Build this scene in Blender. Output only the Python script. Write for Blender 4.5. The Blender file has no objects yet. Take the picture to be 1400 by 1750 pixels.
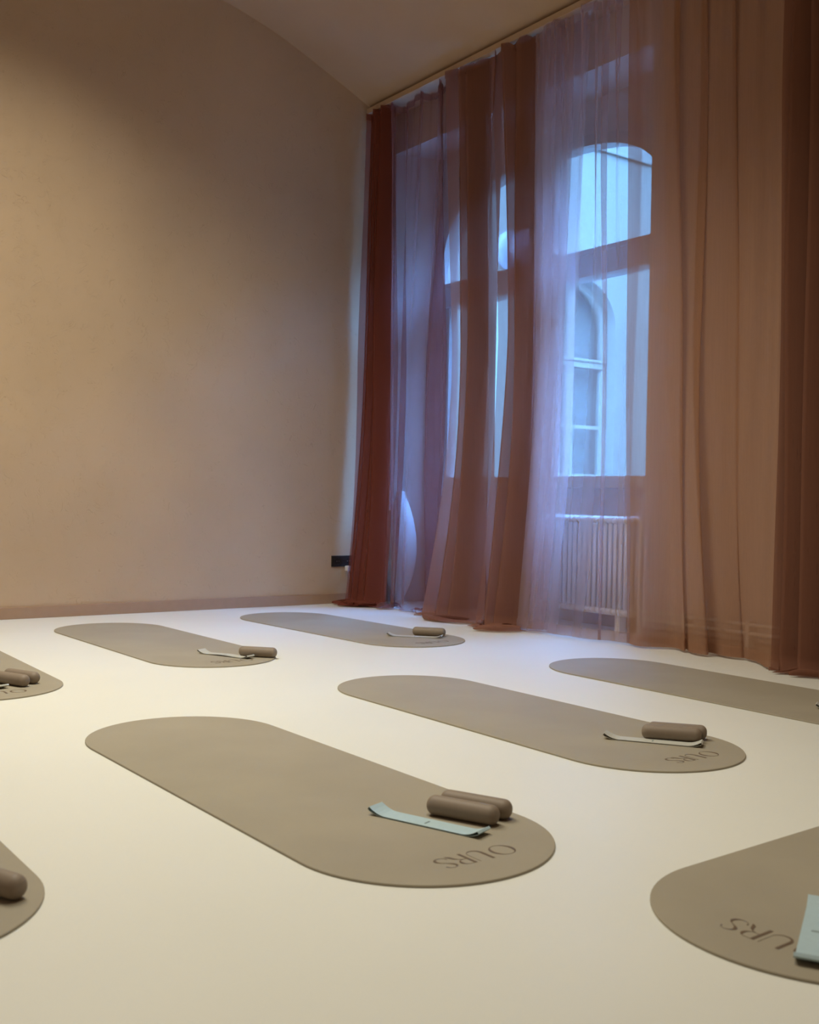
import bpy, bmesh, math, random
from mathutils import Vector, Matrix

random.seed(7)
C = bpy.context.scene.collection
SC = bpy.context.scene
PI = math.pi

# ------------------------------------------------------------------ camera
cam_d = bpy.data.cameras.new('camera')
cam = bpy.data.objects.new('camera', cam_d); C.objects.link(cam)
cam_d.sensor_fit = 'HORIZONTAL'; cam_d.sensor_width = 36.0
cam_d.lens = 36.0 * 1835.425 / 1400.0
yaw, pitch, roll = math.radians(54.04), math.radians(-0.6767), math.radians(1.0558)
fw = Vector((-math.sin(yaw) * math.cos(pitch), math.cos(yaw) * math.cos(pitch), math.sin(pitch)))
rt = Vector((math.cos(yaw), math.sin(yaw), 0)); up = rt.cross(fw)
rt2 = rt * math.cos(roll) + up * math.sin(roll); up2 = -rt * math.sin(roll) + up * math.cos(roll)
cam.matrix_world = Matrix(((rt2.x, up2.x, -fw.x, 6.928), (rt2.y, up2.y, -fw.y, 0.0), (rt2.z, up2.z, -fw.z, 0.8), (0, 0, 0, 1)))
cam_d.dof.use_dof = True; cam_d.dof.focus_distance = 4.6; cam_d.dof.aperture_fstop = 6.3
cam_d.clip_start = 0.02
SC.camera = cam

# ------------------------------------------------------------------ world, lights, exposure
world = bpy.data.worlds.new('World'); SC.world = world; world.use_nodes = True
bg = world.node_tree.nodes['Background']
bg.inputs['Color'].default_value = (0.135, 0.37, 1.0, 1); bg.inputs['Strength'].default_value = 46.0


def ceiling_lamp(x, y, z, power, size=1.3, col=(1.0, 0.945, 0.775)):
    l = bpy.data.lights.new('ceiling_lamp', 'AREA'); l.shape = 'DISK'; l.size = size
    l.energy = power; l.color = col; l.spread = math.radians(128)
    o = bpy.data.objects.new('ceiling_lamp', l); C.objects.link(o); o.location = (x, y, z)
    return o


ceiling_lamp(1.6, 1.5, 4.2, 43)
ceiling_lamp(2.9, 1.5, 4.2, 47)
ceiling_lamp(4.9, 1.6, 4.2, 30)
SC.view_settings.view_transform = 'Standard'; SC.view_settings.look = 'None'
SC.view_settings.gamma = 1.0; SC.view_settings.use_curve_mapping = False
SC.view_settings.exposure = 0.0
try:
    SC.cycles.use_denoising = True
    SC.cycles.transparent_max_bounces = 32
    SC.cycles.max_bounces = 12; SC.cycles.diffuse_bounces = 6; SC.cycles.transmission_bounces = 10
except Exception:
    pass


# ------------------------------------------------------------------ materials
def nodes_of(name):
    m = bpy.data.materials.new(name); m.use_nodes = True
    return m, m.node_tree.nodes, m.node_tree.links


def solid(name, col, rough=0.6, metal=0.0, spec=0.5, noise=0.0, nscale=20, bump=0.0, bscale=200):
    m, n, l = nodes_of(name); b = n['Principled BSDF']
    b.inputs['Base Color'].default_value = (*col, 1); b.inputs['Roughness'].default_value = rough
    b.inputs['Metallic'].default_value = metal; b.inputs['Specular IOR Level'].default_value = spec
    tc = n.new('ShaderNodeTexCoord')
    if noise:
        t = n.new('ShaderNodeTexNoise'); t.inputs['Scale'].default_value = nscale; t.inputs['Detail'].default_value = 5
        r = n.new('ShaderNodeMapRange'); r.inputs['To Min'].default_value = 1 - noise; r.inputs['To Max'].default_value = 1 + noise
        r.inputs['From Min'].default_value = 0.3; r.inputs['From Max'].default_value = 0.7
        mx = n.new('ShaderNodeVectorMath'); mx.operation = 'SCALE'; mx.inputs[0].default_value = col
        l.new(tc.outputs['Object'], t.inputs['Vector']); l.new(t.outputs['Fac'], r.inputs['Value'])
        l.new(r.outputs['Result'], mx.inputs['Scale']); l.new(mx.outputs['Vector'], b.inputs['Base Color'])
    if bump:
        t2 = n.new('ShaderNodeTexNoise'); t2.inputs['Scale'].default_value = bscale; t2.inputs['Detail'].default_value = 4
        bp = n.new('ShaderNodeBump'); bp.inputs['Strength'].default_value = bump; bp.inputs['Distance'].default_value = 0.002
        l.new(tc.outputs['Object'], t2.inputs['Vector']); l.new(t2.outputs['Fac'], bp.inputs['Height']); l.new(bp.outputs['Normal'], b.inputs['Normal'])
    return m


def plaster(name, col, swirl=True):
    """hand-trowelled plaster with short curling scratches"""
    m, n, l = nodes_of(name); b = n['Principled BSDF']
    b.inputs['Roughness'].default_value = 0.75; b.inputs['Specular IOR Level'].default_value = 0.3
    tc = n.new('ShaderNodeTexCoord')
    n1 = n.new('ShaderNodeTexNoise'); n1.inputs['Scale'].default_value = 2.6; n1.inputs['Detail'].default_value = 3
    l.new(tc.outputs['Object'], n1.inputs['Vector'])
    ad = n.new('ShaderNodeVectorMath'); ad.operation = 'MULTIPLY_ADD'; ad.inputs[1].default_value = (0.8, 0.8, 0.8)
    l.new(n1.outputs['Color'], ad.inputs[0]); l.new(tc.outputs['Object'], ad.inputs[2])
    n2 = n.new('ShaderNodeTexNoise'); n2.inputs['Scale'].default_value = 5; n2.inputs['Detail'].default_value = 2; n2.inputs['Distortion'].default_value = 2.2
    l.new(ad.outputs['Vector'], n2.inputs['Vector'])
    # thin contour lines of the distorted noise read as trowel strokes
    mm = n.new('ShaderNodeMath'); mm.operation = 'MULTIPLY'; mm.inputs[1].default_value = 9; l.new(n2.outputs['Fac'], mm.inputs[0])
    fr = n.new('ShaderNodeMath'); fr.operation = 'FRACT'; l.new(mm.outputs[0], fr.inputs[0])
    ln = n.new('ShaderNodeMapRange'); ln.inputs['From Min'].default_value = 0.0; ln.inputs['From Max'].default_value = 0.13
    ln.inputs['To Min'].default_value = 1; ln.inputs['To Max'].default_value = 0; l.new(fr.outputs[0], ln.inputs['Value'])
    n3 = n.new('ShaderNodeTexNoise'); n3.inputs['Scale'].default_value = 12; n3.inputs['Detail'].default_value = 3; l.new(tc.outputs['Object'], n3.inputs['Vector'])
    g = n.new('ShaderNodeMapRange'); g.inputs['From Min'].default_value = 0.48; g.inputs['From Max'].default_value = 0.62; l.new(n3.outputs['Fac'], g.inputs['Value'])
    st = n.new('ShaderNodeMath'); st.operation = 'MULTIPLY'; l.new(ln.outputs['Result'], st.inputs[0]); l.new(g.outputs['Result'], st.inputs[1])
    n4 = n.new('ShaderNodeTexNoise'); n4.inputs['Scale'].default_value = 1.3; n4.inputs['Detail'].default_value = 6; l.new(tc.outputs['Object'], n4.inputs['Vector'])
    cl = n.new('ShaderNodeMapRange'); cl.inputs['From Min'].default_value = 0.3; cl.inputs['From Max'].default_value = 0.7
    cl.inputs['To Min'].default_value = 0.94; cl.inputs['To Max'].default_value = 1.06; l.new(n4.outputs['Fac'], cl.inputs['Value'])
    k = n.new('ShaderNodeMath'); k.operation = 'MULTIPLY_ADD'; k.inputs[1].default_value = -0.13 if swirl else 0; l.new(st.outputs[0], k.inputs[0]); l.new(cl.outputs['Result'], k.inputs[2])
    v = n.new('ShaderNodeVectorMath'); v.operation = 'SCALE'; v.inputs[0].default_value = col; l.new(k.outputs[0], v.inputs['Scale'])
    l.new(v.outputs['Vector'], b.inputs['Base Color'])
    bp = n.new('ShaderNodeBump'); bp.inputs['Strength'].default_value = 0.5 if swirl else 0.1; bp.inputs['Distance'].default_value = 0.004
    l.new(st.outputs[0], bp.inputs['Height']); l.new(bp.outputs['Normal'], b.inputs['Normal'])
    return m


def cloth(name, col, opacity, tint, trans=0.45, power=1.0):
    """sheer woven cloth: threads that scatter light both ways, holes between them; denser where seen edge-on"""
    m, n, l = nodes_of(name); n.remove(n['Principled BSDF']); out = n['Material Output']
    tc = n.new('ShaderNodeTexCoord')
    w = n.new('ShaderNodeTexNoise'); w.inputs['Scale'].default_value = 1.0; w.inputs['Detail'].default_value = 3
    mp = n.new('ShaderNodeMapping'); mp.inputs['Scale'].default_value = (120, 120, 4); l.new(tc.outputs['Object'], mp.inputs['Vector']); l.new(mp.outputs['Vector'], w.inputs['Vector'])
    r = n.new('ShaderNodeMapRange'); r.inputs['From Min'].default_value = 0.3; r.inputs['From Max'].default_value = 0.7; r.inputs['To Min'].default_value = 0.97; r.inputs['To Max'].default_value = 1.03
    l.new(w.outputs['Fac'], r.inputs['Value'])
    v = n.new('ShaderNodeVectorMath'); v.operation = 'SCALE'; v.inputs[0].default_value = col; l.new(r.outputs['Result'], v.inputs['Scale'])
    d = n.new('ShaderNodeBsdfDiffuse'); t = n.new('ShaderNodeBsdfTranslucent')
    l.new(v.outputs['Vector'], d.inputs['Color']); l.new(v.outputs['Vector'], t.inputs['Color'])
    mx = n.new('ShaderNodeMixShader'); mx.inputs['Fac'].default_value = trans
    l.new(d.outputs[0], mx.inputs[1]); l.new(t.outputs[0], mx.inputs[2])
    tr = n.new('ShaderNodeBsdfTransparent'); tr.inputs['Color'].default_value = (*tint, 1)
    lw = n.new('ShaderNodeLayerWeight'); lw.inputs['Blend'].default_value = 0.35
    f = n.new('ShaderNodeMapRange'); f.inputs['To Min'].default_value = opacity; f.inputs['To Max'].default_value = min(1.0, opacity + power * (1 - opacity))
    l.new(lw.outputs['Facing'], f.inputs['Value'])
    m2 = n.new('ShaderNodeMixShader'); l.new(f.outputs['Result'], m2.inputs['Fac']); l.new(tr.outputs[0], m2.inputs[1]); l.new(mx.outputs[0], m2.inputs[2])
    l.new(m2.outputs[0], out.inputs['Surface'])
    return m


def glass(name):
    m, n, l = nodes_of(name); n.remove(n['Principled BSDF']); out = n['Material Output']
    tr = n.new('ShaderNodeBsdfTransparent'); tr.inputs['Color'].default_value = (0.93, 0.97, 0.97, 1)
    g = n.new('ShaderNodeBsdfGlossy'); g.inputs['Roughness'].default_value = 0.02
    lw = n.new('ShaderNodeLayerWeight'); lw.inputs['Blend'].default_value = 0.5
    pw = n.new('ShaderNodeMath'); pw.operation = 'POWER'; pw.inputs[1].default_value = 5; l.new(lw.outputs['Facing'], pw.inputs[0])
    fr = n.new('ShaderNodeMath'); fr.operation = 'MULTIPLY_ADD'; fr.inputs[1].default_value = 0.96; fr.inputs[2].default_value = 0.04; l.new(pw.outputs[0], fr.inputs[0])
    mx = n.new('ShaderNodeMixShader'); l.new(fr.outputs[0], mx.inputs['Fac']); l.new(tr.outputs[0], mx.inputs[1]); l.new(g.outputs[0], mx.inputs[2])
    l.new(mx.outputs[0], out.inputs['Surface'])
    return m


M = dict(
    floor=solid('cream_floor', (0.79, 0.795, 0.73), 0.42, spec=0.35, noise=0.015, nscale=1.5, bump=0.03, bscale=40),
    wall=plaster('trowelled_plaster', (0.55, 0.40, 0.262)),
    wall_plain=plaster('plain_plaster', (0.66, 0.56, 0.52), False),
    ceil=plaster('ceiling_plaster', (0.50, 0.36, 0.25), False),
    base=solid('baseboard_paint', (0.40, 0.26, 0.17), 0.5, noise=0.03),
    white=solid('white_paint', (0.72, 0.70, 0.66), 0.4, noise=0.02),
    frame=solid('window_paint', (0.55, 0.50, 0.46), 0.45, noise=0.02),
    mat=solid('mat_rubber', (0.345, 0.305, 0.23), 0.65, spec=0.3, noise=0.05, nscale=3, bump=0.15, bscale=350),
    ink=solid('mat_lettering', (0.13, 0.085, 0.05), 0.6),
    weight=solid('weight_silicone', (0.25, 0.198, 0.15), 0.55, spec=0.35, noise=0.03, nscale=40),
    band_blue=solid('band_blue', (0.43, 0.57, 0.62), 0.6, noise=0.03, nscale=60),
    band_grey=solid('band_grey', (0.50, 0.50, 0.45), 0.6, noise=0.03, nscale=60),
    mark=solid('band_mark', (0.22, 0.27, 0.27), 0.6),
    black=solid('black_plastic', (0.025, 0.022, 0.02), 0.35),
    plug=solid('white_plastic', (0.75, 0.73, 0.70), 0.35),
    metal=solid('contact_metal', (0.6, 0.58, 0.55), 0.3, metal=1.0),
    lantern=solid('lantern_paper', (0.86, 0.86, 0.86), 0.8, noise=0.02),
    rust=cloth('rust_sheer', (0.28, 0.085, 0.06), 0.62, (1, 0.88, 0.88), 0.35),
    mauve=cloth('mauve_sheer', (0.29, 0.145, 0.135), 0.40, (1, 0.93, 0.95), 0.45, 0.7),
    brown=cloth('brown_sheer', (0.35, 0.17, 0.12), 0.62, (1, 0.92, 0.9), 0.35),
    pale=cloth('pale_sheer', (0.60, 0.45, 0.43), 0.31, (1, 0.97, 0.97), 0.58, 0.6),
    beige=cloth('beige_sheer', (0.50, 0.29, 0.185), 0.63, (1, 0.95, 0.93), 0.42, 0.15),
    dark=cloth('dark_brown_sheer', (0.28, 0.13, 0.085), 0.66, (1, 0.92, 0.9), 0.35),
    glass=glass('clear_glass'),
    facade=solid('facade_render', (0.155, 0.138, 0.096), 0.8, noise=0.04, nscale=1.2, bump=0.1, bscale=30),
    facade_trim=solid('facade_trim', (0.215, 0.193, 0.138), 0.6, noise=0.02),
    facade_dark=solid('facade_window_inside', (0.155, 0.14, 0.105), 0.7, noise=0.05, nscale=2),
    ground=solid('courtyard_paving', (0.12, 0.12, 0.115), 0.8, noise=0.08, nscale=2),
    globe=solid('opal_glass', (0.90, 0.90, 0.90), 0.15),
    iron=solid('painted_iron', (0.22, 0.24, 0.26), 0.5),
)


# ------------------------------------------------------------------ helpers
def obj(name, bm, mat, parent=None, smooth=False, recalc=True):
    if recalc:
        bmesh.ops.recalc_face_normals(bm, faces=bm.faces)
    me = bpy.data.meshes.new(name); bm.to_mesh(me); bm.free(); me.materials.append(mat)
    if smooth:
        for p in me.polygons:
            p.use_smooth = True
    o = bpy.data.objects.new(name, me); C.objects.link(o)
    if parent:
        o.parent = parent
    return o


def empty(name, loc=(0, 0, 0), rz=0):
    o = bpy.data.objects.new(name, None); C.objects.link(o); o.location = loc; o.rotation_euler = (0, 0, rz)
    o.empty_display_size = 0.1
    return o


def tag(o, label, cat, group=None):
    o['label'] = label; o['category'] = cat
    if group:
        o['group'] = group
    return o


def struct(o, label=None):
    o['kind'] = 'structure'
    if label:
        o['label'] = label
    return o


def box(bm, x0, x1, y0, y1, z0, z1, bevel=0.0):
    r = bmesh.ops.create_cube(bm, size=1.0)
    for v in r['verts']:
        v.co = Vector((x0 + (v.co.x + .5) * (x1 - x0), y0 + (v.co.y + .5) * (y1 - y0), z0 + (v.co.z + .5) * (z1 - z0)))
    if bevel:
        es = list({e for v in r['verts'] for e in v.link_edges})
        bmesh.ops.bevel(bm, geom=es, offset=bevel, segments=2, affect='EDGES', profile=0.6)


def tube(bm, pts, rad, seg=10, caps=True):
    rings = []
    pts = [Vector(p) for p in pts]
    for i, p in enumerate(pts):
        d = (pts[min(i + 1, len(pts) - 1)] - pts[max(i - 1, 0)]).normalized()
        a = d.cross(Vector((0, 0, 1)))
        if a.length < 1e-3:
            a = Vector((1, 0, 0))
        a.normalize(); b = a.cross(d)
        rings.append([bm.verts.new(p + (a * math.cos(t) + b * math.sin(t)) * rad) for t in [2 * PI * k / seg for k in range(seg)]])
    for r0, r1 in zip(rings, rings[1:]):
        for k in range(seg):
            bm.faces.new((r0[k], r0[(k + 1) % seg], r1[(k + 1) % seg], r1[k]))
    if caps:
        bm.faces.new(rings[0][::-1]); bm.faces.new(rings[-1])


def lathe(bm, prof, seg=32, axis='z'):
    """prof: (radius, height); radius 0 at an end makes a pole"""
    def P(r, h, t):
        x, y = r * math.cos(t), r * math.sin(t)
        return (x, y, h) if axis == 'z' else ((h, x, y) if axis == 'x' else (x, h, y))
    rings = []
    for r, h in prof:
        if r < 1e-6:
            rings.append([bm.verts.new(P(0, h, 0))])
        else:
            rings.append([bm.verts.new(P(r, h, 2 * PI * k / seg)) for k in range(seg)])
    for a, b in zip(rings, rings[1:]):
        for k in range(seg):
            k2 = (k + 1) % seg
            if len(a) == 1 and len(b) > 1:
                bm.faces.new((a[0], b[k], b[k2]))
            elif len(b) == 1 and len(a) > 1:
                bm.faces.new((a[k], b[0], a[k2]))
            elif len(a) > 1:
                bm.faces.new((a[k], b[k], b[k2], a[k2]))


def grid_mesh(bm, rows):
    vs = [[bm.verts.new(p) for p in r] for r in rows]
    for a, b in zip(vs, vs[1:]):
        for k in range(len(a) - 1):
            bm.faces.new((a[k], a[k + 1], b[k + 1], b[k]))


def catmull(pts, n):
    out = []
    P = [pts[0]] + list(pts) + [pts[-1]]
    for i in range(1, len(P) - 2):
        p0, p1, p2, p3 = P[i - 1], P[i], P[i + 1], P[i + 2]
        for k in range(n):
            t = k / n
            out.append(tuple(0.5 * (2 * b + (c - a) * t + (2 * a - 5 * b + 4 * c - d) * t * t + (-a + 3 * b - 3 * c + d) * t ** 3)
                             for a, b, c, d in zip(p0, p1, p2, p3)))
    out.append(tuple(pts[-1]))
    return out


# ------------------------------------------------------------------ room shell
YW = 4.78            # room face of the window wall
YG = 5.15            # glass plane
YO = 5.27            # outer face
NX0, NX1, NZ = 0.07, 2.67, 3.47      # window niche
X_END, Y_END = 9.0, -1.9

bm = bmesh.new(); box(bm, -0.4, X_END + .3, Y_END - .3, YO, -0.25, 0.0)
struct(obj('floor', bm, M['floor']))

# vaulted ceiling, springing from the window wall
prof = [(YO, 3.78), (YW, 3.765), (4.605, 3.80), (4.404, 3.886), (4.195, 3.977), (3.89, 4.105), (3.649, 4.188), (3.325, 4.271), (2.9, 4.345), (2.4, 4.39), (1.45, 4.41)]
prof = catmull(prof, 5)
prof += [(2.9 - y, z) for y, z in prof[::-1] if 2.9 - y > prof[-1][0] - 99 and y > 1.46]
bm = bmesh.new()
lo, hi = [], []
for x in (-0.4, X_END + 0.3):
    lo.append([Vector((x, y, z)) for y, z in prof]); hi.append([Vector((x, y, 5.0)) for y, z in prof])
grid_mesh(bm, lo); grid_mesh(bm, hi)
for k in (0, 1):
    grid_mesh(bm, [lo[k], hi[k]])
for e in (0, -1):
    grid_mesh(bm, [[lo[0][e], lo[1][e]], [hi[0][e], hi[1][e]]])
bmesh.ops.remove_doubles(bm, verts=bm.verts, dist=1e-4)
struct(obj('ceiling', bm, M['ceil'], smooth=False))

bm = bmesh.new(); box(bm, -0.35, 0.0, Y_END, YO, -0.2, 4.9); struct(obj('wall_left', bm, M['wall']))
bm = bmesh.new(); box(bm, X_END, X_END + .3, Y_END, YO, -0.2, 4.9); struct(obj('wall_rear', bm, M['wall_plain']))
bm = bmesh.new(); box(bm, -0.35, X_END + .3, Y_END - .3, Y_END, -0.2, 4.9); struct(obj('wall_front', bm, M['wall_plain']))

# window wall with a floor-deep niche and an arched opening in it
AX, AA, AZ, AB, AN = 1.40, 1.12, 2.47, 0.70, 3.0      # arch centre, half width, spring, rise, superellipse power
GZ0 = 0.975


def arch_z(x, a=AA, b=AB):
    d = min(1.0, abs(x - AX) / a)
    return AZ + b * (1 - d ** AN) ** (1 / AN)


bm = bmesh.new()
box(bm, -0.3, NX0, YW, YO, -0.2, 4.9)
box(bm, NX1, X_END + .2, YW, YO, -0.2, 4.9)
box(bm, NX0, NX1, YW, YO, NZ, 4.9)
# splayed reveals
for xa, xb, xo in ((NX0, 0.20, NX0 - .02), (NX1, 2.54, NX1 + .02)):
    vs = [bm.verts.new(p) for p in ((xa, YW, -.1), (xb, YG, -.1), (xb, YO, -.1), (xo, YO, -.1))]
    vt = [bm.verts.new((v.co.x, v.co.y, NZ + .05)) for v in vs]
    for k in range(4):
        bm.faces.new((vs[k], vs[(k + 1) % 4], vt[(k + 1) % 4], vt[k]))
    bm.faces.new(vs); bm.faces.new(vt[::-1])
# parapet under the window, spandrel over the arch, piers beside the glass
box(bm, 0.15, 2.6, YG + .0, YO, -0.1, GZ0 - .07)
box(bm, 0.15, AX - AA - .03, YG, YO, GZ0 - .1, NZ + .05)
box(bm, AX + AA + .03, 2.6, YG, YO, GZ0 - .1, NZ + .05)
xs = [AX + (AA + .03) * math.sin(PI / 2 * t) for t in [i / 24 - 1 for i in range(49)]]
rows = [[Vector((x, y, arch_z(x, AA + .03, AB + .03))) for x in xs] for y in (YG, YO)]
tops = [[Vector((x, y, NZ + .05)) for x in xs] for y in (YG, YO)]
grid_mesh(bm, rows); grid_mesh(bm, [rows[0], tops[0]]); grid_mesh(bm, [rows[1], tops[1]])
wallw = struct(obj('wall_right', bm, M['wall_plain']))

# baseboards
bm = bmesh.new(); box(bm, 0.0, 0.016, Y_END, YW, 0.0, 0.075, 0.004)
struct(obj('baseboard_left', bm, M['base']))
bm = bmesh.new(); box(bm, NX1, X_END, YW - .016, YW, 0.0, 0.075, 0.004)
struct(obj('baseboard_right', bm, M['base']))
bm = bmesh.new(); box(bm, 0.21, 2.53, YG - .016, YG, 0.0, 0.075, 0.004)
struct(obj('baseboard_niche', bm, M['base']))

# window
win = struct(empty('window_1', (AX, YG, GZ0)))


def wpart(name, bm, mat, parent=None, smooth=False):
    bmesh.ops.translate(bm, verts=bm.verts, vec=(-AX, -YG, -GZ0))
    return obj(name, bm, mat, parent or win, smooth)


bm = bmesh.new()   # arched outer frame
n = 48
ring = []
for i in range(n + 1):
    t = -1 + 2 * i / n
    x = math.sin(PI / 2 * t)
    ring.append((x, (1 - abs(x) ** AN) ** (1 / AN)))
ysec = (YG - .05, YG + .08)


def arch_pt(u, grow, y):
    return Vector((AX + u[0] * (AA + grow), y, AZ + u[1] * (AB + grow)))


path_in = [Vector((AX - AA, 0, GZ0)), Vector((AX - AA, 0, 1.7))] + [arch_pt(u, 0, 0) for u in ring] + [Vector((AX + AA, 0, 1.7)), Vector((AX + AA, 0, GZ0))]
path_out = [Vector((AX - AA - .07, 0, GZ0)), Vector((AX - AA - .07, 0, 1.7))] + [arch_pt(u, .07, 0) for u in ring] + [Vector((AX + AA + .07, 0, 1.7)), Vector((AX + AA + .07, 0, GZ0))]
Y = lambda L, y: [Vector((p.x, y, p.z)) for p in L]
a0, a1, b0, b1 = Y(path_in, ysec[0]), Y(path_in, ysec[1]), Y(path_out, ysec[0]), Y(path_out, ysec[1])
grid_mesh(bm, [a0, b0, b1, a1, a0]); bmesh.ops.remove_doubles(bm, verts=bm.verts, dist=1e-4)
wpart('arch_frame', bm, M['frame'])
bm = bmesh.new(); box(bm, AX - AA - .07, AX + AA + .07, YG - .07, YG + .08, GZ0 - .08, GZ0, .006); wpart('bottom_rail', bm, M['frame'])
bm = bmesh.new(); box(bm, AX - AA, AX + AA, YG - .06, YG + .08, 2.285, 2.465, .008); box(bm, AX - AA, AX + AA, YG - .075, YG - .05, 2.43, 2.465, .006); box(bm, AX - AA, AX + AA, YG - .07, YG - .05, 2.285, 2.31, .006)
wpart('transom', bm, M['frame'])
bm = bmesh.new(); box(bm, AX - .10, AX + .10, YG - .055, YG + .06, GZ0, 2.29, .008); wpart('mullion', bm, M['frame'])
bm = bmesh.new(); box(bm, AX - .13, AX + .13, YG - .055, YG + .06, 2.46, AZ + AB, .008); wpart('upper_mullion', bm, M['frame'])
for s in (-1, 1):     # casement sashes below the transom
    x0, x1 = sorted((AX + s * .10, AX + s * AA))
    bm = bmesh.new(); w = .06
    xa = x0 if s > 0 else x0 + w + .0
    # slim sash: stile on the outer side and thin rail top and bottom
    if s > 0:
        box(bm, x1 - w, x1, YG - .04, YG + .04, GZ0, 2.285, .006); box(bm, x0, x0 + .03, YG - .04, YG + .04, GZ0, 2.285, .006)
    else:
        box(bm, x0, x0 + w + .02, YG - .04, YG + .04, GZ0, 2.285, .006); box(bm, x1 - .03, x1, YG - .04, YG + .04, GZ0, 2.285, .006)
    sash = wpart('casement_sash', bm, M['frame'])
    bm = bmesh.new(); box(bm, x0 + .01, x1 - .01, YG - .004, YG + .004, GZ0 - .002, 2.29); wpart('pane', bm, M['glass'])
    bm = bmesh.new()      # arched top light pane
    xs = [AX + s * (.05 + (AA - .05) * math.sin(PI / 2 * i / 20)) for i in range(21)]
    fr = [[Vector((x, y, 2.46)) for x in xs] for y in (YG - .003, YG + .003)]
    tp = [[Vector((x, y, arch_z(x))) for x in xs] for y in (YG - .003, YG + .003)]
    grid_mesh(bm, [fr[0], tp[0]]); grid_mesh(bm, [fr[1], tp[1]]); grid_mesh(bm, tp)
    wpart('pane', bm, M['glass'])

# ------------------------------------------------------------------ the courtyard outside
FX = -5.0
bl = empty('courtyard_building', (FX, 12, -4))
tag(bl, 'pale plastered courtyard building with a tall arched window, seen through the window glass', 'building')


def bpart(name, bm, mat, parent=None):
    bmesh.ops.translate(bm, verts=bm.verts, vec=(-FX, -12, 4))
    return obj(name, bm, mat, parent or bl)


WY, WHW, WZ0, WSP, WR = 11.85, 0.78, 0.35, 3.55, 0.72     # facade window: centre, half width, sill, spring, rise


def fac_arch(y, hw, rise):
    d = min(1, abs(y - WY) / hw)
    return WSP + rise * math.sqrt(max(0, 1 - d * d))


bm = bmesh.new()
T = .5
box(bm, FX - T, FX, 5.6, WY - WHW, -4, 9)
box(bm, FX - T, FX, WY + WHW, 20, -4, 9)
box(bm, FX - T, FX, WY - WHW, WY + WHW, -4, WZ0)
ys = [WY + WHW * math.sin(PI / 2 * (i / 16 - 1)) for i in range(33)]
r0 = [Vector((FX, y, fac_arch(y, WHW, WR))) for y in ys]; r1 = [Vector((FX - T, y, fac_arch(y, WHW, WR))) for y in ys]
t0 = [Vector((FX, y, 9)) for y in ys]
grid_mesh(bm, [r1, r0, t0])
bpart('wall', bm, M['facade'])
bm = bmesh.new(); box(bm, FX, FX + .05, 5.6, 20, 6.28, 6.34, .01); bpart('string_course', bm, M['facade'])
bm = bmesh.new(); box(bm, FX, FX + .12, WY - WHW - .1, WY + WHW + .1, WZ0 - .08, WZ0); bpart('window_sill', bm, M['facade_trim'])
# window in its reveal
bm = bmesh.new()
YI = FX - .26; fwid = .09
pi = [Vector((0, WY - WHW + fwid, WZ0))] + [Vector((0, WY + (WHW - fwid) * math.sin(PI / 2 * (i / 12 - 1)), WSP + (WR - fwid) * math.cos(PI / 2 * (i / 12 - 1)))) for i in range(25)] + [Vector((0, WY + WHW - fwid, WZ0))]
po = [Vector((0, WY - WHW, WZ0))] + [Vector((0, WY + WHW * math.sin(PI / 2 * (i / 12 - 1)), WSP + WR * math.cos(PI / 2 * (i / 12 - 1)))) for i in range(25)] + [Vector((0, WY + WHW, WZ0))]
Xs = lambda L, x: [Vector((x, p.y, p.z)) for p in L]
grid_mesh(bm, [Xs(pi, YI + .05), Xs(po, YI + .05), Xs(po, YI - .05), Xs(pi, YI - .05), Xs(pi, YI + .05)])
bmesh.ops.remove_doubles(bm, verts=bm.verts, dist=1e-4)
wf = bpart('window_frame', bm, M['facade_trim'])
bm = bmesh.new(); box(bm, YI - .04, YI + .07, WY - WHW + .02, WY + WHW - .02, 2.92, 3.06, .01); box(bm, YI + .05, YI + .10, WY - WHW + .02, WY + WHW - .02, 3.02, 3.06, .01); bpart('transom', bm, M['facade_trim'])
bm = bmesh.new(); box(bm, YI - .04, YI + .06, WY - .075, WY + .075, WZ0, WSP + WR - .03, .01); bpart('mullion', bm, M['facade_trim'])
for z in (1.99, 1.22):
    for s in (-1, 1):
        bm = bmesh.new(); ya, yb = sorted((WY + s * .07, WY + s * (WHW - .07))); box(bm, YI - .02, YI + .03, ya, yb, z - .03, z + .03, .006); bpart('muntin', bm, M['facade_trim'])
for s in (-1, 1):
    bm = bmesh.new(); ya, yb = sorted((WY + s * .07, WY + s * (WHW - .05))); box(bm, YI - .006, YI + .002, ya, yb, WZ0, 2.95); bpart('pane', bm, M['glass'])
    bm = bmesh.new(); yy = [WY + s * (.05 + (WHW - .1) * math.sin(PI / 2 * i / 10)) for i in range(11)]
    grid_mesh(bm, [[Vector((YI, y, 3.0)) for y in yy], [Vector((YI, y, WSP + (WR - .05) * math.sqrt(max(0, 1 - ((y - WY) / (WHW - .04)) ** 2)))) for y in yy]])
    bpart('pane', bm, M['glass'])
bm = bmesh.new(); box(bm, FX - T - .02, FX - T + .02, WY - WHW - .1, WY + WHW + .1, WZ0 - .2, 4.5); bpart('inner_blind', bm, M['facade_dark'])

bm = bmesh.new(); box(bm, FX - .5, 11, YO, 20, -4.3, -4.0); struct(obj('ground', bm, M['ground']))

# unseen courtyard sides, added so that sky light comes from overhead only
bm = bmesh.new(); box(bm, FX - .5, 14, 17.0, 17.6, -4, 9); box(bm, 10.0, 10.6, YO, 17.0, -4, 9); struct(obj('wall_courtyard_unseen', bm, M['facade']))

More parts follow.
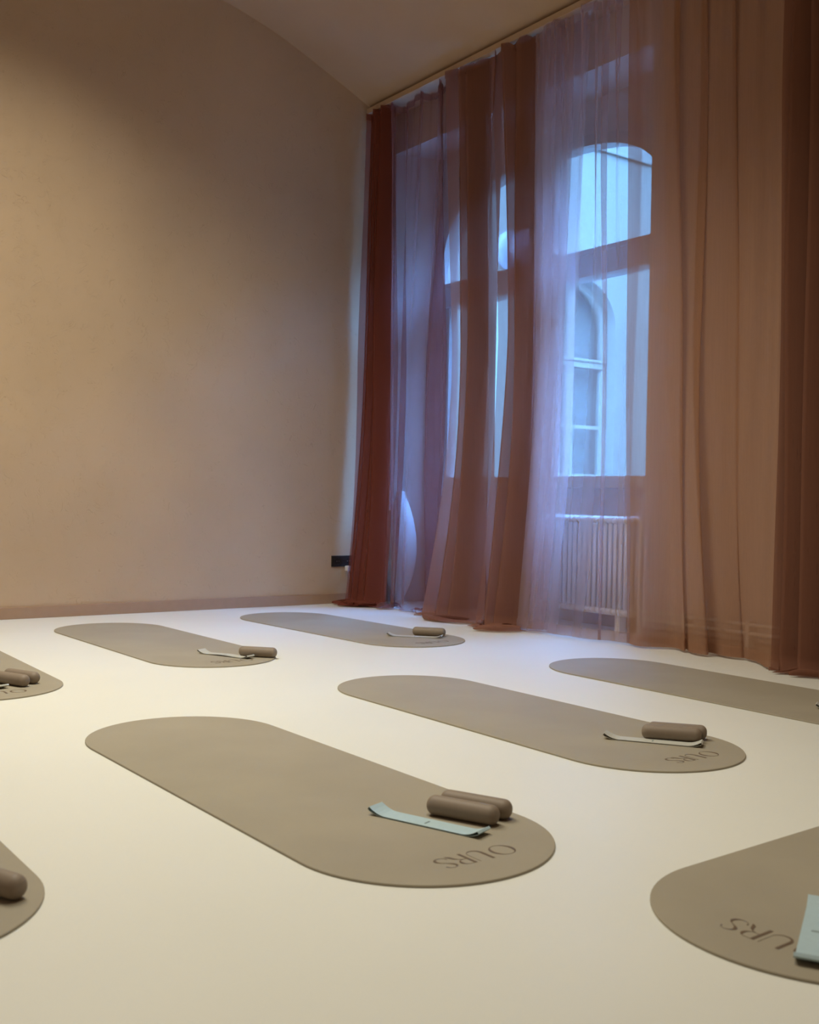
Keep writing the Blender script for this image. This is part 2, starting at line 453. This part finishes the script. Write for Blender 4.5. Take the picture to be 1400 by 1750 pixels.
# globe lamp on the facade
gl = empty('wall_lamp', (FX, 10.40, 4.45))
tag(gl, 'white globe lamp on a bracket on the pale wall outside the window', 'lamp')
bm = bmesh.new(); lathe(bm, [(0, -.26)] + [(.26 * math.cos(a), .26 * math.sin(a)) for a in [PI * (i / 12 - .5) for i in range(1, 12)]] + [(0, .26)], 32)
bmesh.ops.translate(bm, verts=bm.verts, vec=(.36, 0, 0)); obj('globe', bm, M['globe'], gl, True)
bm = bmesh.new(); lathe(bm, [(0, 0), (.30, 0), (.30, .03), (.24, .06), (0, .06)], 28, 'x'); obj('back_plate', bm, M['iron'], gl)
bm = bmesh.new(); tube(bm, [(.05, 0, -.05), (.16, 0, -.10), (.2, 0, -.14)], .025); obj('bracket', bm, M['iron'], gl)

# ------------------------------------------------------------------ radiator, pipes
RX0, RX1, RZ0, RZ1, RY = 1.50, 2.46, 0.11, 0.715, 4.93
rad = tag(empty('radiator', ((RX0 + RX1) / 2, RY, 0)), 'white column radiator under the window behind the pale sheer curtain', 'radiator')
ncol = 22
pitch_c = (RX1 - RX0) / ncol
bm = bmesh.new()
for dy in (-.045, 0, .045):
    pts = [(0, dy, RZ0 + .04), (0, dy, RZ1 - .04)]
    tube(bm, pts, .0135, 8)
# rounded heads joining the tubes of one section
for zc in (RZ0 + .035, RZ1 - .035):
    tube(bm, [(0, -.062, zc), (0, -.045, zc + (.016 if zc > .3 else -.016)), (0, 0, zc + (.022 if zc > .3 else -.022)), (0, .045, zc + (.016 if zc > .3 else -.016)), (0, .062, zc)], .019, 8)
col0 = obj('column', bm, M['white'], rad, True)
for i in range(ncol):
    c = col0 if i == 0 else col0.copy()
    if i:
        C.objects.link(c); c.parent = rad
    c.location = (-(RX1 - RX0) / 2 + pitch_c * (i + .5), 0, 0)
for zc in (RZ0 + .035, RZ1 - .035):
    bm = bmesh.new(); tube(bm, [(-(RX1 - RX0) / 2, 0, zc), ((RX1 - RX0) / 2, 0, zc)], .016); obj('header_pipe', bm, M['white'], rad, True)
for s in (-1, 1):
    bm = bmesh.new(); box(bm, s * .38 - .02, s * .38 + .02, -.03, .03, 0, RZ0 + .03, .004); obj('foot', bm, M['white'], rad)

pp = tag(empty('heating_pipe', (2.72, 4.73, 0)), 'pair of white heating pipes along the wall foot behind the beige curtain', 'pipe')
for z in (.178, .132):
    bm = bmesh.new(); tube(bm, [(-.02, 0, z), (1.35, 0, z), (2.4, 0, z)], .011); obj('pipe', bm, M['white'], pp, True)
bm = bmesh.new(); tube(bm, [(-.02, -.01, 0), (-.02, -.01, .5), (-.02, -.01, .69), (-.05, -.005, .71), (-.10, .02, .712), (-.235, .165, .712)], .012); obj('riser', bm, M['white'], pp, True)
for x in (.30, .72, 1.6):
    bm = bmesh.new(); box(bm, x - .012, x + .012, -.012, .045, 0.0 if x == .72 else .11, .2, .003); obj('pipe_clip', bm, M['white'], pp)

# ------------------------------------------------------------------ egg-shaped lantern behind the curtain
lan = tag(empty('floor_lantern', (0.262, 4.75, 0)), 'tall pale egg-shaped lantern on the floor behind the mauve sheer curtain', 'lantern')
bm = bmesh.new()
HH, RR = 0.86, 0.128
prof_l = []
for i in range(0, 45):
    t = i / 44
    r = RR * math.sin(PI * (t ** 0.95)) ** 0.72
    prof_l.append((max(0.0 if i in (0, 44) else .035, r + (0.0025 if i % 2 else 0)), .012 + HH * t))
lathe(bm, prof_l, 36); obj('shade', bm, M['lantern'], lan, True)
bm = bmesh.new(); lathe(bm, [(0, 0), (.06, 0), (.06, .02), (.035, .03), (0, .03)], 24); obj('base', bm, M['white'], lan)

# ------------------------------------------------------------------ curtain rail and curtains
rail = empty('curtain_rail', (0.02, 4.55, 3.75))
tag(rail, 'slim curtain rail fixed under the vaulted ceiling along the window wall', 'curtain rail')
bm = bmesh.new(); box(bm, 0.0, 6.0, -.012, .012, -.006, .03, .003); box(bm, 0, 6.0, -.016, .016, -.012, -.004); obj('track', bm, M['ceil'], rail)
bm = bmesh.new(); box(bm, 0, 6.0, .02, .2, .0, .05); obj('ceiling_strip', bm, M['ceil'], rail)


def lerp3(a, b, c, w):
    """w 0 top, .5 mid, 1 bottom, smooth"""
    if w < .5:
        t = w * 2; return a + (b - a) * t
    t = ((w - .5) * 2) ** 2; return b + (c - b) * t


def make_curtain(name, label, mat, top, mid, bot, ztop=3.73, pool=0.0, hem=True, nseg=7, seed=0, sag=0.05, gather=5, tape=True, group=None):
    """top/mid/bot: plan control points (x, y); the folds are the overlaps of the path"""
    rnd = random.Random(seed)
    T_, M_, B_ = (catmull(p, nseg) for p in (top, mid, bot))
    nc = len(T_)
    x0 = top[0][0]; y0 = 4.55
    root = empty(name, (x0, y0, 0)); tag(root, label, 'curtain', group)
    ph = [rnd.uniform(0, 6.28) for _ in range(6)]
    # lengths along the cloth
    s = [0.0]
    for a, b in zip(M_, M_[1:]):
        s.append(s[-1] + math.hypot(b[0] - a[0], b[1] - a[1]))
    L = s[-1]
    ztops = [ztop - sag * abs(math.sin(gather * PI * u / L + ph[5])) ** 1.5 for u in s]
    nv = 46

    def P(k, w, z=None):
        x = lerp3(T_[k][0], M_[k][0], B_[k][0], w); y = lerp3(T_[k][1], M_[k][1], B_[k][1], w)
        # slow wander of the folds with height
        x += .012 * math.sin(3.1 * w * 2 + ph[0] + 9 * s[k]) * math.sin(PI * w) + .006 * math.sin(13 * s[k] + 5 * w + ph[1])
        y += .010 * math.sin(5 * w + ph[2] + 14 * s[k]) + .006 * math.sin(26 * s[k] + ph[3] + 2 * w)
        y += (.012 * math.sin(70 * s[k] + ph[4])) * max(0, 1 - w * 5)      # tight pleats under the heading
        zz = ztops[k] * (1 - w) + .012 * w if z is None else z
        return Vector((x - x0, y - y0, zz))
    rows = []
    for i in range(nv + 1):
        w = i / nv
        rows.append([P(k, w) for k in range(nc)])
    if pool:
        last = rows[-1]
        for j in range(1, 7):
            t = j / 6
            r = []
            for k in range(nc):
                p = last[k].copy()
                q = pool * (0.25 + 0.75 * (0.5 + 0.5 * math.sin(9 * s[k] + ph[1])) ** 1.5)
                p.y -= q * math.sin(t * PI * .62)
                p.x += .5 * q * t * math.sin(7 * s[k] + ph[2])
                p.z = .008 + .035 * math.sin(t * PI) * (0.5 + .5 * math.sin(17 * s[k] + ph[3])) + .006 * (1 - t)
                r.append(p)
            rows.append(r)
    bm = bmesh.new(); grid_mesh(bm, rows)
    obj('cloth', bm, mat, root, True, recalc=False)
    if tape:
        bm = bmesh.new(); tr = []
        for dz in (0.006, -.02, -.045):
            tr.append([Vector((rows[0][k].x, rows[0][k].y - .004, rows[0][k].z + dz)) for k in range(nc)])
        grid_mesh(bm, tr); obj('heading_tape', bm, mat, root, True, recalc=False)
    if hem and not pool:
        bm = bmesh.new(); tr = []
        for i in (1.0, .992, .984):
            tr.append([P(k, i) + Vector((0, -.004, 0)) for k in range(nc)])
        grid_mesh(bm, tr); obj('hem', bm, mat, root, True, recalc=False)
    return root


def zig(xs, amp, y=4.55, ph=1, drift=0.0):
    n_ = len(xs)
    return [(x, y + ph * amp * (1 if i % 2 else -1) + drift * i / n_) for i, x in enumerate(xs)]


make_curtain('sheer_curtain', 'rust red sheer curtain in the corner against the left plaster wall', M['rust'],
             zig([.07, .17, .10, .22, .15, .27, .20, .31, .25, .33], .04),
             zig([.05, .20, .09, .27, .14, .32, .19, .36, .25, .38], .05),
             zig([.05, .22, .10, .31, .16, .38, .22, .43, .30, .47], .05, 4.44),
             pool=.20, seed=3, sag=.04, gather=2)
make_curtain('sheer_curtain', 'mauve sheer curtain hanging loosely between the rust and brown ones, scalloped along its top', M['mauve'],
             [(.30, 4.57), (.40, 4.53), (.48, 4.57), (.58, 4.54), (.66, 4.57), (.76, 4.54), (.86, 4.57), (.97, 4.53), (.92, 4.58), (1.06, 4.55), (1.12, 4.57)],
             [(.36, 4.58), (.50, 4.53), (.56, 4.55), (.44, 4.60), (.56, 4.57), (.68, 4.55), (.80, 4.56), (1.06, 4.53), (.96, 4.59), (.78, 4.60), (1.09, 4.62)],
             [(.44, 4.55), (.53, 4.48), (.58, 4.48), (.50, 4.56), (.62, 4.52), (.70, 4.50), (.84, 4.55), (.98, 4.52), (.90, 4.58), (.80, 4.60), (1.00, 4.62)],
             pool=.12, seed=4, sag=.07, gather=4)
make_curtain('sheer_curtain', 'narrow brown sheer curtain gathered tight beside the mauve one, its foot trailing left', M['brown'],
             zig([1.10, 1.34, 1.22, 1.41, 1.32, 1.50, 1.58], .06),
             zig([1.19, 1.42, 1.30, 1.47, 1.37, 1.51, 1.60], .08),
             zig([1.05, 1.36, 1.20, 1.48, 1.34, 1.56, 1.72], .08, 4.46),
             pool=.20, seed=5, sag=.06, gather=4)
make_curtain('sheer_curtain', 'narrow brown sheer curtain bunched over the window centre, its hem curling on the floor', M['brown'],
             zig([1.54, 1.80, 1.66, 1.88, 1.78, 1.93], .06),
             zig([1.71, 1.87, 1.77, 1.93, 1.84, 1.96], .08),
             zig([1.65, 1.88, 1.74, 1.96, 1.82, 1.98], .08, 4.45),
             pool=.20, seed=8, sag=.06, gather=4)
make_curtain('sheer_curtain', 'pale rose sheer curtain hanging flat in front of the window and radiator', M['pale'],
             [(2.34, 4.60), (2.15, 4.62), (1.95, 4.60), (2.10, 4.58), (2.22, 4.59), (2.05, 4.57), (1.91, 4.57), (2.06, 4.52), (2.16, 4.56), (2.22, 4.52), (2.30, 4.56), (2.36, 4.52), (2.43, 4.56), (2.42, 4.52), (2.52, 4.56), (2.50, 4.52), (2.62, 4.56), (2.61, 4.52), (2.74, 4.55), (2.82, 4.53)],
             [(2.25, 4.60), (2.10, 4.62), (1.94, 4.60), (2.08, 4.58), (2.18, 4.59), (2.04, 4.57), (1.91, 4.56), (2.04, 4.545), (2.14, 4.55), (2.22, 4.545), (2.30, 4.55), (2.37, 4.545), (2.45, 4.55), (2.50, 4.545), (2.565, 4.555), (2.545, 4.535), (2.60, 4.54), (2.66, 4.545), (2.74, 4.545), (2.79, 4.54)],
             [(2.14, 4.58), (2.02, 4.57), (1.92, 4.54), (2.00, 4.53), (2.09, 4.54), (1.98, 4.51), (1.90, 4.48), (2.04, 4.45), (2.14, 4.455), (2.22, 4.465), (2.30, 4.475), (2.38, 4.485), (2.45, 4.49), (2.52, 4.50), (2.59, 4.52), (2.58, 4.505), (2.64, 4.53), (2.69, 4.545), (2.74, 4.56), (2.78, 4.56)],
             seed=11, sag=.03, gather=5)
make_curtain('sheer_curtain', 'wide beige sheer curtain right of the window with heating pipes showing through', M['beige'],
             [(2.70, 4.54), (2.80, 4.51), (2.92, 4.55), (3.08, 4.535), (3.02, 4.555), (3.16, 4.53), (3.24, 4.53), (3.18, 4.555), (3.32, 4.54), (3.42, 4.535), (3.38, 4.555), (3.52, 4.53), (3.60, 4.55), (3.74, 4.51), (3.76, 4.56)],
             [(2.72, 4.54), (2.86, 4.51), (3.00, 4.56), (3.12, 4.535), (3.07, 4.56), (3.19, 4.53), (3.27, 4.53), (3.20, 4.56), (3.36, 4.54), (3.46, 4.54), (3.44, 4.555), (3.56, 4.53), (3.66, 4.55), (3.76, 4.49), (3.78, 4.56)],
             [(2.74, 4.57), (2.90, 4.54), (3.02, 4.64), (3.13, 4.59), (3.09, 4.66), (3.20, 4.60), (3.30, 4.58), (3.24, 4.66), (3.38, 4.63), (3.46, 4.66), (3.48, 4.68), (3.56, 4.62), (3.66, 4.54), (3.74, 4.50), (3.80, 4.57)],
             seed=14, sag=.03, gather=7)
xs6 = [3.76, 3.95, 3.80, 4.04, 3.90, 4.14, 4.02, 4.26, 4.4, 4.6, 4.5, 4.75, 4.9, 5.1, 5.0, 5.25]
make_curtain('sheer_curtain', 'dark brown sheer curtain in deep folds at the right end of the window wall', M['dark'],
             zig(xs6, .06), zig(xs6, .07), zig([x + .02 for x in xs6], .07, 4.52), pool=.07, seed=19, sag=.05, gather=9)

# ------------------------------------------------------------------ socket on the left wall
so = tag(empty('wall_socket', (0, 4.45, 0.32)), 'black double wall socket low on the plaster wall beside the rust curtain', 'socket')
bm = bmesh.new(); box(bm, 0, .010, -.15, .15, -.042, .042, .004); obj('face_plate', bm, M['black'], so)
for y in (-.095, .0):
    bm = bmesh.new(); lathe(bm, [(.031, .006), (.031, .013), (.026, .013), (.024, .006), (.022, .0105), (0, .0105)], 24, 'x')
    bmesh.ops.translate(bm, verts=bm.verts, vec=(0, y, 0)); k = obj('socket_well', bm, M['black'], so)
    bm = bmesh.new()
    for dz in (-.0095, .0095):
        lathe_b = bmesh.new(); lathe(lathe_b, [(.0035, .0105), (.0035, .0125), (0, .0125)], 10, 'x')
        bmesh.ops.translate(lathe_b, verts=lathe_b.verts, vec=(0, y + dz, 0))
        me = bpy.data.meshes.new('tmp'); lathe_b.to_mesh(me); lathe_b.free(); bm.from_mesh(me); bpy.data.meshes.remove(me)
    obj('contact', bm, M['metal'], k)
pg = tag(empty('plug', (0.0, 4.405, 0.0)), 'white plug and cable hanging below the black wall socket', 'plug')
bm = bmesh.new(); box(bm, .011, .045, .01, .05, .245, .285, .008); obj('plug_body', bm, M['plug'], pg, False)
bm = bmesh.new(); tube(bm, catmull([(.03, .03, .25), (.034, .04, .20), (.04, .07, .10), (.05, .10, .03), (.06, .14, .006), (.10, .18, .006)], 5), .0035, 8); obj('cable', bm, M['plug'], pg, True)

# ------------------------------------------------------------------ exercise mats
ML, MW, MT = 1.904, 0.643, 0.006


def stadium(L, W, n=40):
    h = (L - W) / 2; r = W / 2; out = []
    for i in range(n + 1):
        a = -PI / 2 + PI * i / n; out.append((h + r * math.cos(a), r * math.sin(a)))
    for i in range(n + 1):
        a = PI / 2 + PI * i / n; out.append((-h + r * math.cos(a), r * math.sin(a)))
    return out


def mat_mesh():
    bm = bmesh.new(); rows = []
    for ins, z in ((.0015, 0.0), (0, .001), (0, MT - .0015), (.0006, MT - .0005), (.002, MT)):
        rows.append([bm.verts.new((x, y, z)) for x, y in stadium(ML - 2 * ins, MW - 2 * ins)])
    n_ = len(rows[0])
    for a, b in zip(rows, rows[1:]):
        for k in range(n_):
            bm.faces.new((a[k], a[(k + 1) % n_], b[(k + 1) % n_], b[k]))
    bm.faces.new(rows[0][::-1]); bm.faces.new(rows[-1])
    return bm


LH, LX = 0.064, 0.783       # letter height, and where the baseline sits along the mat


def stroke(bm, pts, widths, y_left, sx=1.0):
    """flat pen stroke; pts in letter space (right, up) 0..1 of the letter height, thin as print"""
    z0, z1 = MT + .0001, MT + .0006
    left, right = [], []
    for i, p in enumerate(pts):
        a = pts[max(i - 1, 0)]; b = pts[min(i + 1, len(pts) - 1)]
        dx, dy = b[0] - a[0], b[1] - a[1]; L_ = math.hypot(dx, dy) or 1
        nx, ny = -dy / L_, dx / L_; w = widths[i] / 2
        for s_, lst in ((1, left), (-1, right)):
            u, v = p[0] + nx * w * s_, p[1] + ny * w * s_
            lst.append((LX + v * LH, y_left - u * LH))
    rows = [[bm.verts.new((x, y, z1)) for x, y in left], [bm.verts.new((x, y, z1)) for x, y in right]]
    low = [[bm.verts.new((x, y, z0)) for x, y in left], [bm.verts.new((x, y, z0)) for x, y in right]]
    m_ = len(pts)
    for k in range(m_ - 1):
        bm.faces.new((rows[0][k], rows[0][k + 1], rows[1][k + 1], rows[1][k]))
        bm.faces.new((rows[0][k], low[0][k], low[0][k + 1], rows[0][k + 1]))
        bm.faces.new((rows[1][k + 1], low[1][k + 1], low[1][k], rows[1][k]))


def letters():
    out = []
    TK, TN = .12, .008
    bm = bmesh.new()                                   # O: heavy sides, hairline top and foot
    for s_ in (0, 1):
        pts, ws = [], []
        for i in range(25):
            a = PI / 2 + PI * i / 24 + PI * s_
            pts.append((.5 + .44 * math.cos(a), .5 + .48 * math.sin(a))); ws.append(TN + (TK - TN) * abs(math.cos(a)) ** 2.2)
        stroke(bm, pts, ws, .133)
    out.append(bm)
    bm = bmesh.new()                                   # U
    stroke(bm, [(.1, 1), (.1, .35)], [TK, TK], .056)
    pts = [(.1, .38)] + [(.4 - .3 * math.cos(PI * i / 14), .32 - .32 * math.sin(PI * i / 14)) for i in range(15)] + [(.7, 1)]
    ws = [TK] + [TK * .9 * (1 - i / 14) ** 1.5 + TN * 1.2 for i in range(15)] + [TN * 1.2]
    stroke(bm, pts, ws, .056)
    out.append(bm)
    bm = bmesh.new()                                   # R
    stroke(bm, [(.1, 1), (.1, 0)], [TK, TK], .004)
    pts = [(.16, .98)] + [(.33 + .22 * math.sin(PI * i / 12), .75 + .23 * math.cos(PI * i / 12)) for i in range(13)] + [(.16, .52)]
    ws = [TN] + [TN + .105 * math.sin(PI * i / 12) ** 3 for i in range(13)] + [TN]
    stroke(bm, pts, ws, .004)
    stroke(bm, [(.30, .5), (.44, .44), (.55, .30), (.62, .12), (.72, .0)], [TN, .03, .11, TK, .03], .004)
    out.append(bm)
    bm = bmesh.new()                                   # S
    ctl = [(.52, .80), (.46, .93), (.30, .98), (.13, .90), (.09, .75), (.20, .60), (.36, .48), (.50, .35), (.54, .20), (.44, .05), (.26, .01), (.10, .08), (.04, .22)]
    pts = catmull(ctl, 3)
    nn = len(pts) - 1
    ws = [TN + .11 * math.exp(-((i / nn - .34) / .10) ** 2) + .11 * math.exp(-((i / nn - .67) / .10) ** 2) + .05 * math.exp(-((i / nn) / .05) ** 2) + .05 * math.exp(-((1 - i / nn) / .05) ** 2) for i in range(nn + 1)]
    stroke(bm, pts, ws, -.043)
    out.append(bm)
    return out


mats = [
    ('nearest complete taupe oval exercise mat in the middle of the cream floor', 4.275, 1.500, .014),
    ('taupe oval exercise mat right of centre, behind the nearest complete mat', 3.918, 2.684, .005),
    ('taupe oval exercise mat nearest the left plaster wall baseboard', 1.441, 2.308, .024),
    ('farthest taupe oval exercise mat, by the foot of the rust and brown curtains', 1.362, 3.560, .049),
    ('taupe oval exercise mat beside the beige curtain hem, cut off by the right picture edge', 3.966, 3.857, .002),
    ('taupe oval exercise mat at the left picture edge with two weights on its rounded end', 1.740, 1.173, -.019),
    ('taupe oval exercise mat in the bottom left corner, only its right tip showing', 4.058, .365, .004),
    ('taupe oval exercise mat in the bottom right corner, turned crosswise with a large blue band', 5.696, 2.515, PI + 1.601),
]
m0 = obj('exercise_mat', mat_mesh(), M['mat'])
l0 = [obj('letter', b, M['ink'], m0) for b in letters()]
for i, (lab, x, y, a) in enumerate(mats):
    if i == 0:
        m = m0
    else:
        m = m0.copy(); C.objects.link(m)
        for q in l0:
            d = q.copy(); C.objects.link(d); d.parent = m
    m.location = (x, y, 0); m.rotation_euler = (0, 0, a)
    tag(m, lab, 'mat', 'exercise mats on the floor')


def on_mat(i, lx, ly):
    _, x, y, a = mats[i]
    return x + lx * math.cos(a) - ly * math.sin(a), y + lx * math.sin(a) + ly * math.cos(a)


# ------------------------------------------------------------------ hand weights
WL, WRD = 0.196, 0.025


def weight_mesh():
    bm = bmesh.new(); pr = [(0, -WL / 2)]
    rr = .021
    for i in range(7):
        a = PI / 2 * i / 6
        pr.append((WRD - rr + rr * math.sin(a), -WL / 2 + rr - rr * math.cos(a)))
    pr += [(r, -h) for r, h in pr[::-1]]
    pr2 = [pr[0]]
    for p in pr[1:]:
        if abs(p[0] - pr2[-1][0]) + abs(p[1] - pr2[-1][1]) > 1e-6:
            pr2.append(p)
    lathe(bm, pr2, 32, 'x')
    return bm


weights = [  # mat, local x, local y, angle, label
    (0, .588, .172, 23, 'front one of the two brown hand weights on the nearest complete mat'),
    (0, .568, .232, 23, 'rear one of the two brown hand weights on the nearest complete mat'),
    (1, .622, .150, 38, 'brown hand weight beside the pale band on the mat right of centre'),
    (1, .606, .198, 38, 'brown hand weight almost hidden behind the other weight on the mat right of centre'),
    (2, .760, .195, 40, 'brown hand weight on the right end of the mat nearest the left wall baseboard'),
    (3, .590, .185, 38, 'brown hand weight on the farthest mat by the curtains'),
    (5, .655, .115, 24, 'front one of the two brown hand weights on the mat at the left picture edge'),
    (5, .605, .170, 24, 'rear one of the two brown hand weights on the mat at the left picture edge'),
    (6, .668, .215, 22, 'dark brown hand weight end at the bottom left picture edge'),
]
w0 = obj('hand_weight', weight_mesh(), M['weight'], None, True)
for i, (mi, lx, ly, a, lab) in enumerate(weights):
    w = w0 if i == 0 else w0.copy()
    if i:
        C.objects.link(w)
    x, y = on_mat(mi, lx, ly)
    w.location = (x, y, MT + WRD); w.rotation_euler = (0.3 * i, 0, mats[mi][3] + math.radians(a))
    tag(w, lab, 'hand weight', 'hand weights on the mats')

# ------------------------------------------------------------------ resistance bands (flattened loops)
BL, BW = 0.315, 0.056


def band_mesh(curl0=.017, curl1=.014, wave=0.0):
    """closed loop seen from the side, given thickness, extruded across its width"""
    n_ = 28; th = .0011
    topl, botl = [], []
    for i in range(n_ + 1):
        t = i / n_; x = (t - .5) * BL
        e0 = max(0, 1 - t / .16) ** 2 * curl0; e1 = max(0, (t - .86) / .14) ** 2 * curl1
        z = .0035 + e0 + e1 + wave * math.sin(PI * t) ** 4
        topl.append((x, z))
        botl.append((x, .0006 + .62 * (e0 + e1)))
    loop = topl + [(BL / 2 + .004, (topl[-1][1] + botl[-1][1]) / 2)] + botl[::-1] + [(-BL / 2 - .004, (topl[0][1] + botl[0][1]) / 2)]
    cx = sum(p[0] for p in loop) / len(loop)
    bm = bmesh.new(); rings = []
    m_ = len(loop)
    for y in (-BW / 2, BW / 2):
        outer, inner = [], []
        for k in range(m_):
            a, b = loop[k - 1], loop[(k + 1) % m_]
            dx, dz = b[0] - a[0], b[1] - a[1]; L_ = math.hypot(dx, dz) or 1
            nx, nz = -dz / L_, dx / L_
            outer.append(bm.verts.new((loop[k][0] + nx * th / 2, y, loop[k][1] + nz * th / 2)))
            inner.append(bm.verts.new((loop[k][0] - nx * th / 2, y, loop[k][1] - nz * th / 2)))
        rings.append((outer, inner))
    (o0, i0), (o1, i1) = rings
    for k in range(m_):
        k2 = (k + 1) % m_
        bm.faces.new((o0[k], o0[k2], o1[k2], o1[k])); bm.faces.new((i0[k], i1[k], i1[k2], i0[k2]))
        bm.faces.new((o0[k], i0[k], i0[k2], o0[k2])); bm.faces.new((o1[k], o1[k2], i1[k2], i1[k]))
    return bm


bands = [  # mat, x, y, angle, colour, label, curls
    (0, .567, .078, 19, 'band_blue', 'light blue resistance band lying beside the weights on the nearest complete mat'),
    (1, .604, .078, 34, 'band_grey', 'pale grey resistance band in front of the weight on the mat right of centre'),
    (2, .650, .074, 22, 'band_grey', 'pale grey resistance band with twisted ends on the mat nearest the left wall baseboard'),
    (3, .584, .084, 40, 'band_grey', 'pale grey resistance band in front of the weight on the farthest mat'),
    (4, .626, .020, 30, 'band_grey', 'resistance band on the mat beside the beige curtain, only its dark tip showing'),
    (5, .590, .005, 20, 'band_grey', 'whitish resistance band tip in front of the weights at the left picture edge'),
    (7, 0, 0, 0, 'band_blue', 'large light blue resistance band on the crosswise mat in the bottom right corner'),
]
for i, (mi, lx, ly, a, mt, lab) in enumerate(bands):
    b = obj('resistance_band', band_mesh(.017, .014, .004 if mi == 2 else 0), M[mt])
    bm = bmesh.new(); box(bm, -.0022, .0022, -.012, .010, .0042 + (.004 if mi == 2 else 0), .0047 + (.004 if mi == 2 else 0))
    obj('printed_mark', bm, M['mark'], b)
    if mi == 7:
        b.location = (5.696 + .048 + .029, 2.515 - .739 + .016, MT); b.rotation_euler = (0, 0, math.radians(119.4))
    else:
        x, y = on_mat(mi, lx, ly); b.location = (x, y, MT); b.rotation_euler = (0, 0, mats[mi][3] + math.radians(a))
    tag(b, lab, 'resistance band', 'resistance bands on the mats')
